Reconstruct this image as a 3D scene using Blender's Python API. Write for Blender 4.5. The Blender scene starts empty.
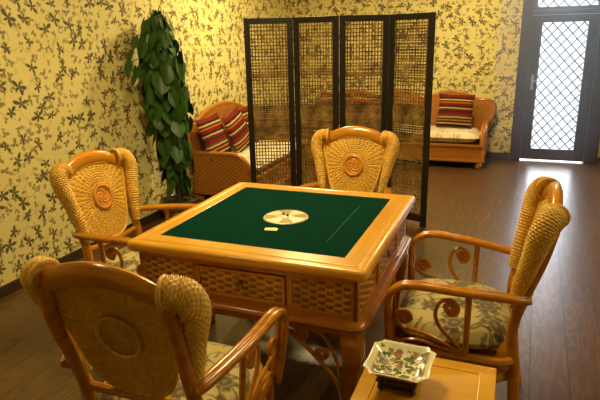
import bpy, math, random
from mathutils import Vector, Matrix

C = bpy.context.scene.collection
PI = math.pi
S = bpy.context.scene

# ------------------------------------------------------------------ camera
cam = bpy.data.cameras.new('camera')
cam.lens = 544.1 / 600 * 36
cam.sensor_width = 36
cam.clip_start = 0.02
co = bpy.data.objects.new('camera', cam)
r_ = Vector((0.93307, 0.35908, -0.02112)); u_ = Vector((-0.08251, 0.27080, 0.95909)); f_ = Vector((-0.35011, 0.89316, -0.28230))
co.matrix_world = Matrix(((r_.x, u_.x, -f_.x, 1.4366), (r_.y, u_.y, -f_.y, -1.9239), (r_.z, u_.z, -f_.z, 1.6119), (0, 0, 0, 1)))
C.objects.link(co)
S.camera = co

# ------------------------------------------------------------------ light and exposure
S.view_settings.view_transform = 'Standard'
S.view_settings.look = 'None'
S.view_settings.gamma = 1
S.view_settings.use_curve_mapping = False
S.view_settings.exposure = 0.0
w = bpy.data.worlds.new('daylight')
S.world = w
w.use_nodes = True
_t = w.node_tree
_bg = _t.nodes['Background']
_bg.inputs[0].default_value = (0.84, 0.91, 1.0, 1)
_tc = _t.nodes.new('ShaderNodeTexCoord'); _sx = _t.nodes.new('ShaderNodeSeparateXYZ'); _mr = _t.nodes.new('ShaderNodeMapRange')
_t.links.new(_tc.outputs['Generated'], _sx.inputs[0]); _t.links.new(_sx.outputs[2], _mr.inputs[0])
_mr.inputs[1].default_value = 0.09; _mr.inputs[2].default_value = 0.20      # hazy horizon, brighter sky above it
_mr.inputs[3].default_value = 2.0; _mr.inputs[4].default_value = 17.0
_t.links.new(_mr.outputs[0], _bg.inputs[1])


def area(name, loc, rot, size, power, col, sy=None, portal=False, spread=PI):
    l = bpy.data.lights.new(name, 'AREA')
    l.size = size
    if sy:
        l.shape = 'RECTANGLE'; l.size_y = sy
    else:
        l.shape = 'DISK'
    l.energy = power; l.color = col; l.spread = spread
    if portal:
        l.cycles.is_portal = True
    o = bpy.data.objects.new(name, l)
    o.location = loc; o.rotation_euler = rot
    C.objects.link(o)
    return o


WARM = (1.0, 0.76, 0.34)
area('overhead_lamp', (0.15, 0.65, 2.68), (0, 0, 0), 0.60, 50, WARM)
area('overhead_lamp', (-0.60, 3.30, 2.68), (0, 0, 0), 0.40, 60, WARM)
area('overhead_lamp', (0.9, 4.5, 2.68), (0, 0, 0), 0.22, 36, WARM)
area('overhead_lamp', (2.6, 1.2, 2.68), (0, 0, 0), 0.22, 20, WARM)
area('overhead_lamp', (-0.6, -1.4, 2.68), (0, 0, 0), 0.30, 9, WARM)
area('overhead_lamp', (3.3, -0.1, 2.68), (0, 0, 0), 0.25, 15, (1.0, 0.84, 0.58))  # unseen fill lamp added at the right to brighten the near chair's ear
area('door_daylight', (1.95, 6.02, 1.15), (PI / 2, 0, 0), 1.0, 1, (1, 1, 1), sy=2.4, portal=True)


# ------------------------------------------------------------------ node helpers
class NT:
    def __init__(s, name):
        s.m = bpy.data.materials.new(name)
        s.m.use_nodes = True
        s.t = s.m.node_tree
        s.b = s.t.nodes['Principled BSDF']
        s.out = s.t.nodes['Material Output']

    def n(s, typ, **k):
        x = s.t.nodes.new(typ)
        for a, v in k.items():
            setattr(x, a, v)
        return x

    def put(s, sock, v):
        if isinstance(v, bpy.types.NodeSocket):
            s.t.links.new(v, sock)
        elif v is not None:
            if isinstance(v, tuple) and len(v) == 3 and sock.type == 'RGBA':
                v = v + (1,)
            sock.default_value = v

    def math(s, op, a, b=None, c=None, clamp=False):
        x = s.n('ShaderNodeMath', operation=op)
        x.use_clamp = clamp
        s.put(x.inputs[0], a)
        if b is not None: s.put(x.inputs[1], b)
        if c is not None: s.put(x.inputs[2], c)
        return x.outputs[0]

    def vmath(s, op, a, b=None, scale=None):
        x = s.n('ShaderNodeVectorMath', operation=op)
        s.put(x.inputs[0], a)
        if b is not None: s.put(x.inputs[1], b)
        if scale is not None: s.put(x.inputs['Scale'], scale)
        return x.outputs[0]

    def sep(s, v):
        x = s.n('ShaderNodeSeparateXYZ'); s.put(x.inputs[0], v); return x.outputs

    def comb(s, a=0.0, b=0.0, c=0.0):
        x = s.n('ShaderNodeCombineXYZ')
        s.put(x.inputs[0], a); s.put(x.inputs[1], b); s.put(x.inputs[2], c)
        return x.outputs[0]

    def mix(s, f, a, b):
        x = s.n('ShaderNodeMix', data_type='RGBA')
        s.put(x.inputs[0], f); s.put(x.inputs[6], a); s.put(x.inputs[7], b)
        return x.outputs[2]

    def coord(s, k='Object'):
        return s.n('ShaderNodeTexCoord').outputs[k]

    def noise(s, v, scale=5, detail=2, dim='3D', rough=0.5, out=0):
        x = s.n('ShaderNodeTexNoise', noise_dimensions=dim)
        s.put(x.inputs['Vector'], v); x.inputs['Scale'].default_value = scale
        x.inputs['Detail'].default_value = detail; x.inputs['Roughness'].default_value = rough
        return x.outputs[out]

    def ramp(s, f, stops, interp='LINEAR'):
        x = s.n('ShaderNodeValToRGB')
        s.put(x.inputs[0], f)
        cr = x.color_ramp
        cr.interpolation = interp
        while len(cr.elements) < len(stops):
            cr.elements.new(0.5)
        for e, (p, c) in zip(cr.elements, stops):
            e.position = p
            e.color = (c + (1,)) if isinstance(c, tuple) else (c, c, c, 1)
        return x.outputs[0]

    def bump(s, h, strength=0.3, dist=0.002):
        x = s.n('ShaderNodeBump')
        x.inputs['Strength'].default_value = strength
        x.inputs['Distance'].default_value = dist
        s.put(x.inputs['Height'], h)
        s.put(s.b.inputs['Normal'], x.outputs[0])

    def base(s, col=None, rough=None, metal=None, coat=None, spec=None):
        if col is not None: s.put(s.b.inputs['Base Color'], col)
        if rough is not None: s.put(s.b.inputs['Roughness'], rough)
        if metal is not None: s.put(s.b.inputs['Metallic'], metal)
        if coat is not None:
            s.put(s.b.inputs['Coat Weight'], coat); s.b.inputs['Coat Roughness'].default_value = 0.12
        if spec is not None: s.put(s.b.inputs['Specular IOR Level'], spec)
        return s.m

    def gate(s, x, lo, hi):
        """smooth 1 -> 0 as x goes lo -> hi"""
        m = s.n('ShaderNodeMapRange', interpolation_type='SMOOTHSTEP')
        s.put(m.inputs[0], x)
        m.inputs[1].default_value = lo; m.inputs[2].default_value = hi
        m.inputs[3].default_value = 1; m.inputs[4].default_value = 0
        return m.outputs[0]

    def sprig(s, v2, scale, size, petals, seed=0.0, keep=1.0, rnd=0.75, asym=0.0, power=1.0, inner=0.15):
        """leafy motif repeated over jittered cells"""
        v = s.vmath('ADD', s.vmath('SCALE', v2, scale=scale), (seed * 3.7, seed * 7.3, 0.0))
        vo = s.n('ShaderNodeTexVoronoi', voronoi_dimensions='2D', feature='F1')
        s.put(vo.inputs['Vector'], v)
        vo.inputs['Scale'].default_value = 1.0
        vo.inputs['Randomness'].default_value = rnd
        d = s.sep(s.vmath('SUBTRACT', v, vo.outputs['Position']))
        cr = s.n('ShaderNodeSeparateColor'); s.put(cr.inputs[0], vo.outputs['Color'])
        ang = s.math('ADD', s.math('ARCTAN2', d[1], d[0]), s.math('MULTIPLY', cr.outputs[0], 6.283))
        r = s.math('SQRT', s.math('ADD', s.math('MULTIPLY', d[0], d[0]), s.math('MULTIPLY', d[1], d[1])))
        pet = s.math('POWER', s.math('ABSOLUTE', s.math('COSINE', s.math('MULTIPLY', ang, petals / 2))), power)
        lim = s.math('MULTIPLY_ADD', pet, 1 - inner, inner)
        if asym:
            lim = s.math('MULTIPLY', lim, s.math('MULTIPLY_ADD', s.math('COSINE', s.math('MULTIPLY', ang, 2)), asym, 1 - asym))
        lim = s.math('MULTIPLY', lim, s.math('MULTIPLY_ADD', cr.outputs[2], 0.5 * size, 0.75 * size))
        msk = s.gate(s.math('DIVIDE', r, s.math('ADD', lim, 0.001)), 0.85, 1.15)
        if keep < 1:
            msk = s.math('MULTIPLY', msk, s.math('LESS_THAN', cr.outputs[1], keep))
        return msk, vo.outputs['Distance'], r


def simple(name, col, rough=0.5, metal=0.0, coat=None, noise=0.0, nscale=30, bump=0.0):
    t = NT(name)
    c = col
    if noise:
        nz = t.noise(t.coord(), nscale, 3)
        lo = tuple(x * (1 - noise) for x in col); hi = tuple(min(1, x * (1 + noise)) for x in col)
        c = t.mix(nz, lo, hi)
        if bump:
            t.bump(nz, bump)
    return t.base(c, rough, metal, coat)


def wood(name, dark, light, rough=0.28, coat=0.5, scale=(2, 2, 30), axis=0, bump=0.05):
    t = NT(name)
    v = t.coord()
    mp = t.n('ShaderNodeMapping'); t.put(mp.inputs[0], v)
    sc = [26.0, 26.0, 26.0]; sc[axis] = 1.6
    mp.inputs['Scale'].default_value = sc
    n1 = t.noise(mp.outputs[0], 1.0, 4)
    n2 = t.noise(v, 6.0, 2)
    f = t.math('ADD', t.math('MULTIPLY', n1, 0.7), t.math('MULTIPLY', n2, 0.3))
    col = t.ramp(f, [(0.3, dark), (0.7, light)])
    if bump:
        t.bump(n1, bump, 0.001)
    return t.base(col, rough, 0, coat)


def wallpaper(name, horiz):
    t = NT(name)
    o = t.sep(t.coord())
    v0 = t.comb(o[horiz], o[2], 0.0)
    wob = t.noise(v0, 9, 2, out=1)
    v = t.vmath('ADD', v0, t.vmath('SCALE', t.vmath('SUBTRACT', wob, (0.5, 0.5, 0.5)), scale=0.018))
    a, _, _ = t.sprig(v, 7.6, 0.44, 5, 0.0, 0.78, 0.85, 0.24, 1.2, 0.07)
    b, _, _ = t.sprig(v, 11.5, 0.38, 3, 3.0, 0.50, 0.95, 0.22, 1.1, 0.08)
    c, _, _ = t.sprig(v, 20.0, 0.36, 2, 5.0, 0.45, 1.0, 0.0, 0.8, 0.25)
    d, _, _ = t.sprig(v, 9.0, 0.42, 5, 9.0, 0.55, 0.9, 0.35, 1.0, 0.1)
    nz = t.noise(v0, 5.0, 1.5, '2D')
    vine = t.gate(t.math('ABSOLUTE', t.math('SUBTRACT', nz, 0.5)), 0.004, 0.009)
    brk = t.math('GREATER_THAN', t.noise(v0, 2.6, 0, '2D'), 0.52)
    vine = t.math('MULTIPLY', vine, brk)
    base = t.mix(t.noise(v0, 4, 3), (0.76, 0.67, 0.27), (0.84, 0.76, 0.34))
    col = t.mix(t.math('MULTIPLY', d, 0.34), base, (0.42, 0.38, 0.16))
    col = t.mix(t.math('MULTIPLY', c, 0.75), col, (0.28, 0.22, 0.08))
    col = t.mix(t.math('MULTIPLY', vine, 0.7), col, (0.30, 0.24, 0.09))
    col = t.mix(t.math('MULTIPLY', b, 0.85), col, (0.20, 0.17, 0.06))
    col = t.mix(t.math('MULTIPLY', a, 0.96), col, (0.085, 0.070, 0.028))
    t.bump(a, 0.1, 0.0005)
    return t.base(col, 0.62)


def floor_mat():
    t = NT('floor_planks')
    mp = t.n('ShaderNodeMapping'); t.put(mp.inputs[0], t.coord())
    mp.inputs['Rotation'].default_value = (0, 0, PI / 2 + 0.033)
    br = t.n('ShaderNodeTexBrick')
    t.put(br.inputs['Vector'], mp.outputs[0])
    br.offset = 0.37
    for k, x in (('Scale', 1.0), ('Mortar Size', 0.0032), ('Mortar Smooth', 0.3), ('Bias', 0.0), ('Brick Width', 1.22), ('Row Height', 0.178)):
        br.inputs[k].default_value = x
    br.inputs['Color1'].default_value = (0, 0, 0, 1); br.inputs['Color2'].default_value = (1, 1, 1, 1)
    br.inputs['Mortar'].default_value = (0.5, 0.5, 0.5, 1)
    rnd = t.n('ShaderNodeSeparateColor'); t.put(rnd.inputs[0], br.outputs['Color'])
    q = t.sep(mp.outputs[0])
    gv = t.comb(t.math('MULTIPLY_ADD', rnd.outputs[0], 7.0, t.math('MULTIPLY', q[0], 1.1)), t.math('MULTIPLY', q[1], 6.5), rnd.outputs[0])
    n = t.noise(gv, 1.6, 1.5)
    rings = t.math('SINE', t.math('MULTIPLY', n, 62.0))          # cathedral grain
    fine = t.noise(t.comb(t.math('MULTIPLY', q[0], 5), t.math('MULTIPLY', q[1], 130), 0.0), 1.0, 3)
    g = t.math('ADD', t.math('MULTIPLY_ADD', rings, 0.16, 0.34), t.math('MULTIPLY', fine, 0.35))
    col = t.ramp(g, [(0.15, (0.036, 0.016, 0.004)), (0.8, (0.165, 0.082, 0.027))])
    col = t.mix(t.math('MULTIPLY', rnd.outputs[0], 0.35), col, (0.10, 0.050, 0.018))
    col = t.mix(br.outputs['Fac'], col, (0.012, 0.007, 0.004))
    h = t.math('SUBTRACT', t.math('MULTIPLY', g, 0.6), t.math('MULTIPLY', br.outputs['Fac'], 1.5))
    t.bump(h, 0.22, 0.0015)
    rough = t.math('MULTIPLY_ADD', g, -0.12, 0.36)
    return t.base(col, rough, 0, None, 0.6)


def wicker(name, dark, light, rough=0.45, scale=60):
    t = NT(name)
    v = t.coord()
    f = t.math('ADD', t.math('MULTIPLY', t.noise(v, scale, 2), 0.6), t.math('MULTIPLY', t.noise(v, 7, 2), 0.4))
    return t.base(t.ramp(f, [(0.32, dark), (0.68, light)]), rough, 0, 0.15)


def weave_mat(name, dark, light, gap_shade, pu, pv, axes=(0, 2), rough=0.45):
    """basket weave laid over flat panels, pu / pv = strand pitch"""
    t = NT(name)
    o = t.sep(t.coord())
    u = t.math('DIVIDE', o[axes[0]], pu); v = t.math('DIVIDE', o[axes[1]], pv)
    fu = t.math('FLOOR', u); fv = t.math('FLOOR', v)
    par = t.math('MODULO', t.math('ADD', t.math('ADD', fu, fv), 2000.0), 2.0)
    hu = t.math('ABSOLUTE', t.math('SINE', t.math('MULTIPLY', u, PI)))
    hv = t.math('ABSOLUTE', t.math('SINE', t.math('MULTIPLY', v, PI)))
    a = t.math('MULTIPLY', t.math('POWER', hv, 0.6), t.math('MULTIPLY_ADD', hu, 0.6, 0.4))
    b = t.math('MULTIPLY', t.math('POWER', hu, 0.35), t.math('MULTIPLY_ADD', hv, 0.3, 0.15))
    h = t.math('ADD', t.math('MULTIPLY', a, t.math('SUBTRACT', 1.0, par)), t.math('MULTIPLY', b, par))
    col = t.ramp(t.math('ADD', t.math('MULTIPLY', par, 0.35), t.math('MULTIPLY', t.noise(t.coord(), 50, 2), 0.6)), [(0.25, light), (0.75, dark)])
    col = t.mix(t.gate(h, 0.05, 0.22), col, gap_shade)  # shade in the low spots between strands painted as a darker colour
    t.bump(h, 0.9, 0.006)
    return t.base(col, rough, 0, 0.2)


def damask(name, bg, fig, fig2, scale, axes=(0, 1)):
    t = NT(name)
    o = t.sep(t.coord())
    v0 = t.comb(o[axes[0]], o[axes[1]], 0.0)
    wob = t.noise(v0, 14, 2, out=1)
    v = t.vmath('ADD', v0, t.vmath('SCALE', t.vmath('SUBTRACT', wob, (0.5, 0.5, 0.5)), scale=0.04))
    a, _, ra = t.sprig(v, scale, 0.5, 7, 1.0, 0.85, 0.5, 0.1, 0.8, 0.45)
    b, _, _ = t.sprig(v, scale * 2.3, 0.42, 4, 4.0, 0.8, 0.9, 0.3, 1.2, 0.1)
    ring = t.math('MULTIPLY', a, t.math('GREATER_THAN', t.math('SINE', t.math('MULTIPLY', ra, 32.0)), 0.35))
    nz = t.noise(v0, scale * 1.1, 1, '2D')
    scr = t.gate(t.math('ABSOLUTE', t.math('SUBTRACT', nz, 0.48)), 0.012, 0.03)
    col = t.mix(t.math('MULTIPLY', b, 0.8), bg, fig2)
    col = t.mix(t.math('MULTIPLY', scr, 0.8), col, fig2)
    col = t.mix(t.math('MULTIPLY', a, 0.9), col, fig)
    col = t.mix(t.math('MULTIPLY', ring, 0.30), col, bg)
    t.bump(t.noise(t.coord(), 400, 1), 0.15, 0.001)
    m = t.base(col, 0.75)
    t.b.inputs['Sheen Weight'].default_value = 0.2
    return m


M = {}
M['wall_left'] = wallpaper('wallpaper_side', 1)
M['wall_back'] = wallpaper('wallpaper_end', 0)
M['plaster'] = simple('plaster', (0.80, 0.72, 0.52), 0.8)
M['floor'] = floor_mat()
M['skirting'] = simple('skirting_wood', (0.045, 0.026, 0.014), 0.45, noise=0.3)
M['rattan'] = wood('rattan_pole', (0.37, 0.125, 0.005), (0.62, 0.265, 0.010), 0.25, 0.6)
M['rail'] = wood('rattan_board', (0.38, 0.13, 0.006), (0.64, 0.28, 0.012), 0.25, 0.6)
M['tabletop'] = wood('honey_tabletop_wood', (0.58, 0.27, 0.014), (0.76, 0.40, 0.026), 0.3, 0.55)
M['tabletop_y'] = wood('honey_tabletop_wood_rails', (0.58, 0.27, 0.014), (0.76, 0.40, 0.026), 0.3, 0.55, axis=1)
M['tablewood'] = wood('table_body_wood', (0.34, 0.115, 0.006), (0.54, 0.215, 0.010), 0.27, 0.6)
M['wicker'] = wicker('golden_wicker', (0.52, 0.28, 0.024), (0.80, 0.48, 0.058))
M['wicker_ear'] = wicker('pale_gold_wicker', (0.55, 0.31, 0.034), (0.86, 0.56, 0.10))
M['wicker_sofa'] = weave_mat('amber_sofa_wicker', (0.36, 0.12, 0.012), (0.54, 0.215, 0.028), (0.10, 0.03, 0.006), 0.03, 0.022, (1, 2))
M['wicker_sofa_x'] = weave_mat('amber_sofa_wicker_back', (0.36, 0.12, 0.012), (0.54, 0.215, 0.028), (0.10, 0.03, 0.006), 0.03, 0.022, (0, 2))
M['sofawood'] = wood('sofa_wood', (0.34, 0.11, 0.010), (0.52, 0.20, 0.020), 0.3, 0.5)
M['carved'] = wicker('carved_disc', (0.46, 0.155, 0.010), (0.74, 0.33, 0.035), 0.35, 45)
M['strip_light'] = wicker('woven_strip', (0.40, 0.19, 0.024), (0.68, 0.38, 0.07), 0.35, 40)
M['strip_warp'] = wicker('woven_warp_strip', (0.19, 0.072, 0.007), (0.34, 0.14, 0.014), 0.35, 40)
M['strip_dark'] = simple('dark_backing', (0.035, 0.014, 0.006), 0.6)
M['brass'] = simple('aged_brass', (0.20, 0.13, 0.05), 0.4, 0.8, noise=0.4)
M['cream_sofa'] = damask('cream_brocade', (0.80, 0.72, 0.52), (0.55, 0.45, 0.25), (0.68, 0.58, 0.36), 5.5, (0, 1))
M['damask'] = damask('floral_seat_brocade', (0.50, 0.42, 0.155), (0.065, 0.042, 0.012), (0.11, 0.075, 0.020), 7.5)
M['black'] = simple('black_lacquer', (0.014, 0.011, 0.009), 0.42, noise=0.3)
M['leaf'] = simple('pothos_leaf', (0.023, 0.085, 0.006), 0.45, noise=0.5, nscale=14)
M['stem'] = simple('vine_stem', (0.05, 0.09, 0.02), 0.6)
M['coir'] = simple('coir_pole', (0.06, 0.035, 0.015), 0.95, noise=0.5, nscale=60, bump=0.5)
M['pot'] = simple('brown_glazed_pot', (0.05, 0.028, 0.016), 0.3, noise=0.5, nscale=25)
M['soil'] = simple('potting_soil', (0.03, 0.018, 0.01), 0.95, noise=0.5, nscale=60, bump=0.6)
M['steel'] = simple('brushed_steel', (0.55, 0.55, 0.55), 0.3, 1.0)
M['door'] = simple('dark_brown_door_paint', (0.050, 0.034, 0.030), 0.35, noise=0.25, nscale=8)
M['lattice'] = simple('security_lattice_metal', (0.16, 0.17, 0.19), 0.5)
M['bronze'] = simple('dark_carved_bronze', (0.055, 0.032, 0.018), 0.4, 0.5, noise=0.5, nscale=60, bump=0.4)
M['white_plastic'] = simple('switch_plastic', (0.75, 0.68, 0.52), 0.4)
M['card'] = simple('card_paper', (0.85, 0.68, 0.32), 0.6)
M['stone'] = simple('pale_paving', (0.6, 0.6, 0.6), 0.9)


def felt_mat():
    t = NT('green_felt')
    v = t.coord()
    col = t.mix(t.noise(v, 350, 2), (0.0008, 0.022, 0.014), (0.0016, 0.036, 0.024))
    t.bump(t.noise(v, 700, 1), 0.2, 0.001)
    m = t.base(col, 0.9, spec=0.02)
    return m


M['felt'] = felt_mat()


def disc_mat():
    t = NT('dial_disc')
    o = t.sep(t.coord())
    ang = t.math('ARCTAN2', o[1], o[0])
    r = t.math('SQRT', t.math('ADD', t.math('MULTIPLY', o[0], o[0]), t.math('MULTIPLY', o[1], o[1])))
    sec = t.math('GREATER_THAN', t.math('SINE', t.math('MULTIPLY', ang, 4.0)), 0.15)
    band = t.math('MULTIPLY', sec, t.math('GREATER_THAN', r, 0.042))
    col = t.mix(band, (0.86, 0.82, 0.62), (0.42, 0.32, 0.11))
    ring = t.math('MULTIPLY', t.math('GREATER_THAN', r, 0.024), t.math('LESS_THAN', r, 0.040))
    col = t.mix(t.math('MULTIPLY', ring, t.noise(t.coord(), 90, 1)), col, (0.25, 0.18, 0.07))
    col = t.mix(t.math('GREATER_THAN', r, 0.103), col, (0.62, 0.55, 0.33))
    return t.base(col, 0.35, 0, 0.3)


M['disc'] = disc_mat()


def stripes():
    t = NT('striped_weave')
    o = t.sep(t.coord())
    z = t.math('ADD', t.math('MULTIPLY', t.math('ADD', o[2], 0.22), 1 / 0.44), t.math('MULTIPLY', t.noise(t.coord(), 12, 1), 0.02))
    rd = (0.19, 0.010, 0.004); bk = (0.03, 0.018, 0.018); cr = (0.50, 0.36, 0.11); og = (0.42, 0.12, 0.02); gy = (0.09, 0.06, 0.045); mr = (0.14, 0.02, 0.02)
    seq = [(0, mr), (.05, bk), (.11, cr), (.15, bk), (.2, og), (.25, bk), (.29, cr), (.33, gy), (.38, rd), (.46, bk), (.5, mr), (.56, cr), (.6, bk),
           (.65, rd), (.72, og), (.76, bk), (.8, cr), (.84, bk), (.9, rd), (.95, mr)]
    x = t.ramp(z, seq, 'CONSTANT')
    t.bump(t.noise(t.coord(), 300, 1), 0.3, 0.001)
    return t.base(x, 0.85, spec=0.15)


M['stripes'] = stripes()


def porcelain():
    t = NT('flowered_porcelain')
    o = t.sep(t.coord())
    v = t.comb(o[0], o[1], 0.0)
    rmax = t.math('MAXIMUM', t.math('ABSOLUTE', o[0]), t.math('ABSOLUTE', o[1]))
    inside = t.gate(rmax, 0.074, 0.084)
    a, _, _ = t.sprig(v, 27, 0.5, 5, 1.0, 0.8, 0.8, 0.1, 0.9, 0.35)
    b, _, _ = t.sprig(v, 32, 0.55, 2, 6.0, 0.9, 0.9, 0.0, 1.0, 0.2)
    c, _, _ = t.sprig(v, 60, 0.45, 3, 9.0, 0.7, 0.9, 0.0, 1.0, 0.2)
    pinks = t.mix(t.math('GREATER_THAN', t.noise(v, 22, 1), 0.5), (0.42, 0.16, 0.09), (0.34, 0.24, 0.30))
    col = t.mix(t.math('MULTIPLY', b, inside), (0.80, 0.77, 0.52), (0.09, 0.17, 0.05))
    col = t.mix(t.math('MULTIPLY', c, inside), col, (0.16, 0.20, 0.07))
    col = t.mix(t.math('MULTIPLY', t.math('MULTIPLY', a, inside), 0.9), col, pinks)
    return t.base(col, 0.15, 0, 0.6)


M['porcelain'] = porcelain()


def strand_mat():
    t = NT('split_bamboo_strand')
    f = t.noise(t.coord(), 9, 2)
    g = t.noise(t.coord(), 60, 2)
    col = t.ramp(t.math('ADD', t.math('MULTIPLY', f, 0.6), t.math('MULTIPLY', g, 0.4)), [(0.34, (0.045, 0.026, 0.010)), (0.50, (0.22, 0.13, 0.035)), (0.66, (0.48, 0.31, 0.09))])
    return t.base(col, 0.5)


M['strand'] = strand_mat()


def glass():
    t = NT('door_glass')
    tr = t.n('ShaderNodeBsdfTransparent'); gl = t.n('ShaderNodeBsdfGlossy')
    gl.inputs['Roughness'].default_value = 0.03
    mx = t.n('ShaderNodeMixShader'); mx.inputs[0].default_value = 0.06
    t.t.links.new(tr.outputs[0], mx.inputs[1]); t.t.links.new(gl.outputs[0], mx.inputs[2])
    t.t.links.new(mx.outputs[0], t.out.inputs[0])
    return t.m


M['glass'] = glass()


# ------------------------------------------------------------------ mesh helpers
class MB:
    def __init__(s):
        s.v = []; s.f = []; s.mi = []; s.cur = 0

    def add(s, vs, fs):
        k = len(s.v)
        s.v += [tuple(x) for x in vs]
        for f in fs:
            s.f.append(tuple(i + k for i in f)); s.mi.append(s.cur)
        return s

    def box(s, x0, x1, y0, y1, z0, z1, mat=None):
        vs = [(x, y, z) for z in (z0, z1) for y in (y0, y1) for x in (x0, x1)]
        if mat is not None: vs = [mat @ Vector(v) for v in vs]
        return s.add(vs, [(0, 2, 3, 1), (4, 5, 7, 6), (0, 1, 5, 4), (2, 6, 7, 3), (0, 4, 6, 2), (1, 3, 7, 5)])

    def grid(s, rows, closed_u=False, closed_v=False):
        """rows: list of rows of points (v index = row)"""
        n = len(rows[0]); m = len(rows)
        vs = [p for r in rows for p in r]
        fs = []
        for j in range(m - (0 if closed_v else 1)):
            for i in range(n - (0 if closed_u else 1)):
                a = j * n + i; b = j * n + (i + 1) % n; c = ((j + 1) % m) * n + (i + 1) % n; d = ((j + 1) % m) * n + i
                fs.append((a, b, c, d))
        return s.add(vs, fs)

    def tube(s, path, rad, seg=10, caps=True, closed=False, flat=1.0, up=None, fn=None):
        """sweep; rad is number / list / function of t; flat scales the cross-section along its second axis"""
        P = [Vector(p) for p in path]
        n = len(P)
        T = []
        for i in range(n):
            if closed: t = P[(i + 1) % n] - P[i - 1]
            else: t = P[min(i + 1, n - 1)] - P[max(i - 1, 0)]
            T.append(t.normalized() if t.length > 1e-9 else Vector((0, 0, 1)))
        ref = Vector(up) if up else (Vector((0, 0, 1)) if abs(T[0].z) < 0.9 else Vector((1, 0, 0)))
        N = (ref - T[0] * ref.dot(T[0])).normalized()
        rows = []
        for i in range(n):
            if up:
                N2 = Vector(up) - T[i] * Vector(up).dot(T[i])
                if N2.length > 1e-4: N = N2.normalized()
            else:
                N = (N - T[i] * N.dot(T[i])).normalized()
            B = T[i].cross(N)
            tt = i / max(1, n - 1)
            r = rad(tt) if callable(rad) else (rad[i] if isinstance(rad, (list, tuple)) else rad)
            fl = flat(tt) if callable(flat) else flat
            row = []
            for k in range(seg):
                a = 2 * PI * k / seg
                rr = r + (fn(tt, k / seg) if fn else 0)
                row.append(P[i] + N * (math.cos(a) * rr) + B * (math.sin(a) * rr * fl))
            rows.append(row)
        base = len(s.v)
        s.grid(rows, True, closed)
        if caps and not closed:
            s.f.append(tuple(base + k for k in reversed(range(seg)))); s.mi.append(s.cur)
            s.f.append(tuple(base + (n - 1) * seg + k for k in range(seg))); s.mi.append(s.cur)
        return s

    def lathe(s, prof, seg=24, c=(0, 0, 0)):
        rows = [[(c[0] + r * math.cos(2 * PI * k / seg), c[1] + r * math.sin(2 * PI * k / seg), c[2] + z) for k in range(seg)] for r, z in prof]
        base = len(s.v)
        s.grid(rows, True)
        n = len(prof)
        s.f.append(tuple(base + k for k in reversed(range(seg)))); s.mi.append(s.cur)
        s.f.append(tuple(base + (n - 1) * seg + k for k in range(seg))); s.mi.append(s.cur)
        return s

    def ball(s, c, r, seg=12, sq=(1, 1, 1)):
        prof = [(max(1e-4, math.sin(PI * i / seg)), -math.cos(PI * i / seg)) for i in range(seg + 1)]
        rows = [[(c[0] + a * r * sq[0] * math.cos(2 * PI * k / seg), c[1] + a * r * sq[1] * math.sin(2 * PI * k / seg), c[2] + z * r * sq[2]) for k in range(seg)] for a, z in prof]
        return s.grid(rows, True)

    def prism(s, pts, y0, y1, plane='xz'):
        """extrude outline pts"""
        n = len(pts)
        def mk(a, b, d):
            return (a, d, b) if plane == 'xz' else ((d, a, b) if plane == 'yz' else (a, b, d))
        vs = [mk(a, b, y0) for a, b in pts] + [mk(a, b, y1) for a, b in pts]
        fs = [tuple(range(n)), tuple(reversed(range(n, 2 * n)))]
        fs += [(i, i + n, (i + 1) % n + n, (i + 1) % n) for i in range(n)]
        return s.add(vs, fs)

    def build(s, name, mats, parent=None, smooth=True, bevel=0.0, loc=None, rot=None, solid=0.0, angle=40, segs=2):
        me = bpy.data.meshes.new(name)
        me.from_pydata(s.v, [], s.f)
        if not isinstance(mats, (list, tuple)): mats = [mats]
        for m in mats: me.materials.append(m)
        if len(mats) > 1 and len(me.polygons) == len(s.mi):
            me.polygons.foreach_set('material_index', s.mi)
        import bmesh
        bm = bmesh.new(); bm.from_mesh(me)
        bmesh.ops.recalc_face_normals(bm, faces=bm.faces)
        bm.to_mesh(me); bm.free()
        if smooth:
            me.polygons.foreach_set('use_smooth', [True] * len(me.polygons))
            try: me.set_sharp_from_angle(angle=math.radians(angle))
            except Exception: pass
        me.update()
        o = bpy.data.objects.new(name, me)
        C.objects.link(o)
        if parent: o.parent = parent
        if loc: o.location = loc
        if rot: o.rotation_euler = rot
        if solid:
            md = o.modifiers.new('thickness', 'SOLIDIFY'); md.thickness = solid; md.offset = 0
        if bevel:
            md = o.modifiers.new('bevel', 'BEVEL'); md.width = bevel; md.segments = segs; md.limit_method = 'ANGLE'; md.angle_limit = math.radians(35)
        return o


def smooth_path(pts, n=8, closed=False):
    P = [Vector(p) for p in pts]
    out = []
    m = len(P)
    rng = range(m) if closed else range(m - 1)
    for i in rng:
        p0 = P[(i - 1) % m] if (closed or i > 0) else P[0] * 2 - P[1]
        p1 = P[i]; p2 = P[(i + 1) % m]
        p3 = P[(i + 2) % m] if (closed or i + 2 < m) else P[-1] * 2 - P[-2]
        for k in range(n):
            t = k / n
            out.append(0.5 * ((2 * p1) + (p2 - p0) * t + (2 * p0 - 5 * p1 + 4 * p2 - p3) * t * t + (3 * p1 - p0 - 3 * p2 + p3) * t ** 3))
    if not closed: out.append(P[-1])
    return out


def empty(name, loc, rz=0.0):
    o = bpy.data.objects.new(name, None)
    o.location = loc; o.rotation_euler = (0, 0, rz); o.empty_display_size = 0.1
    C.objects.link(o)
    return o


def tag(o, label=None, cat=None, group=None, kind=None):
    if label: o['label'] = label
    if cat: o['category'] = cat
    if group: o['group'] = group
    if kind: o['kind'] = kind
    return o


def copy_tree(o, parent=None):
    c = o.copy(); C.objects.link(c); c.parent = parent
    for ch in list(o.children): copy_tree(ch, c)
    return c


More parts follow.
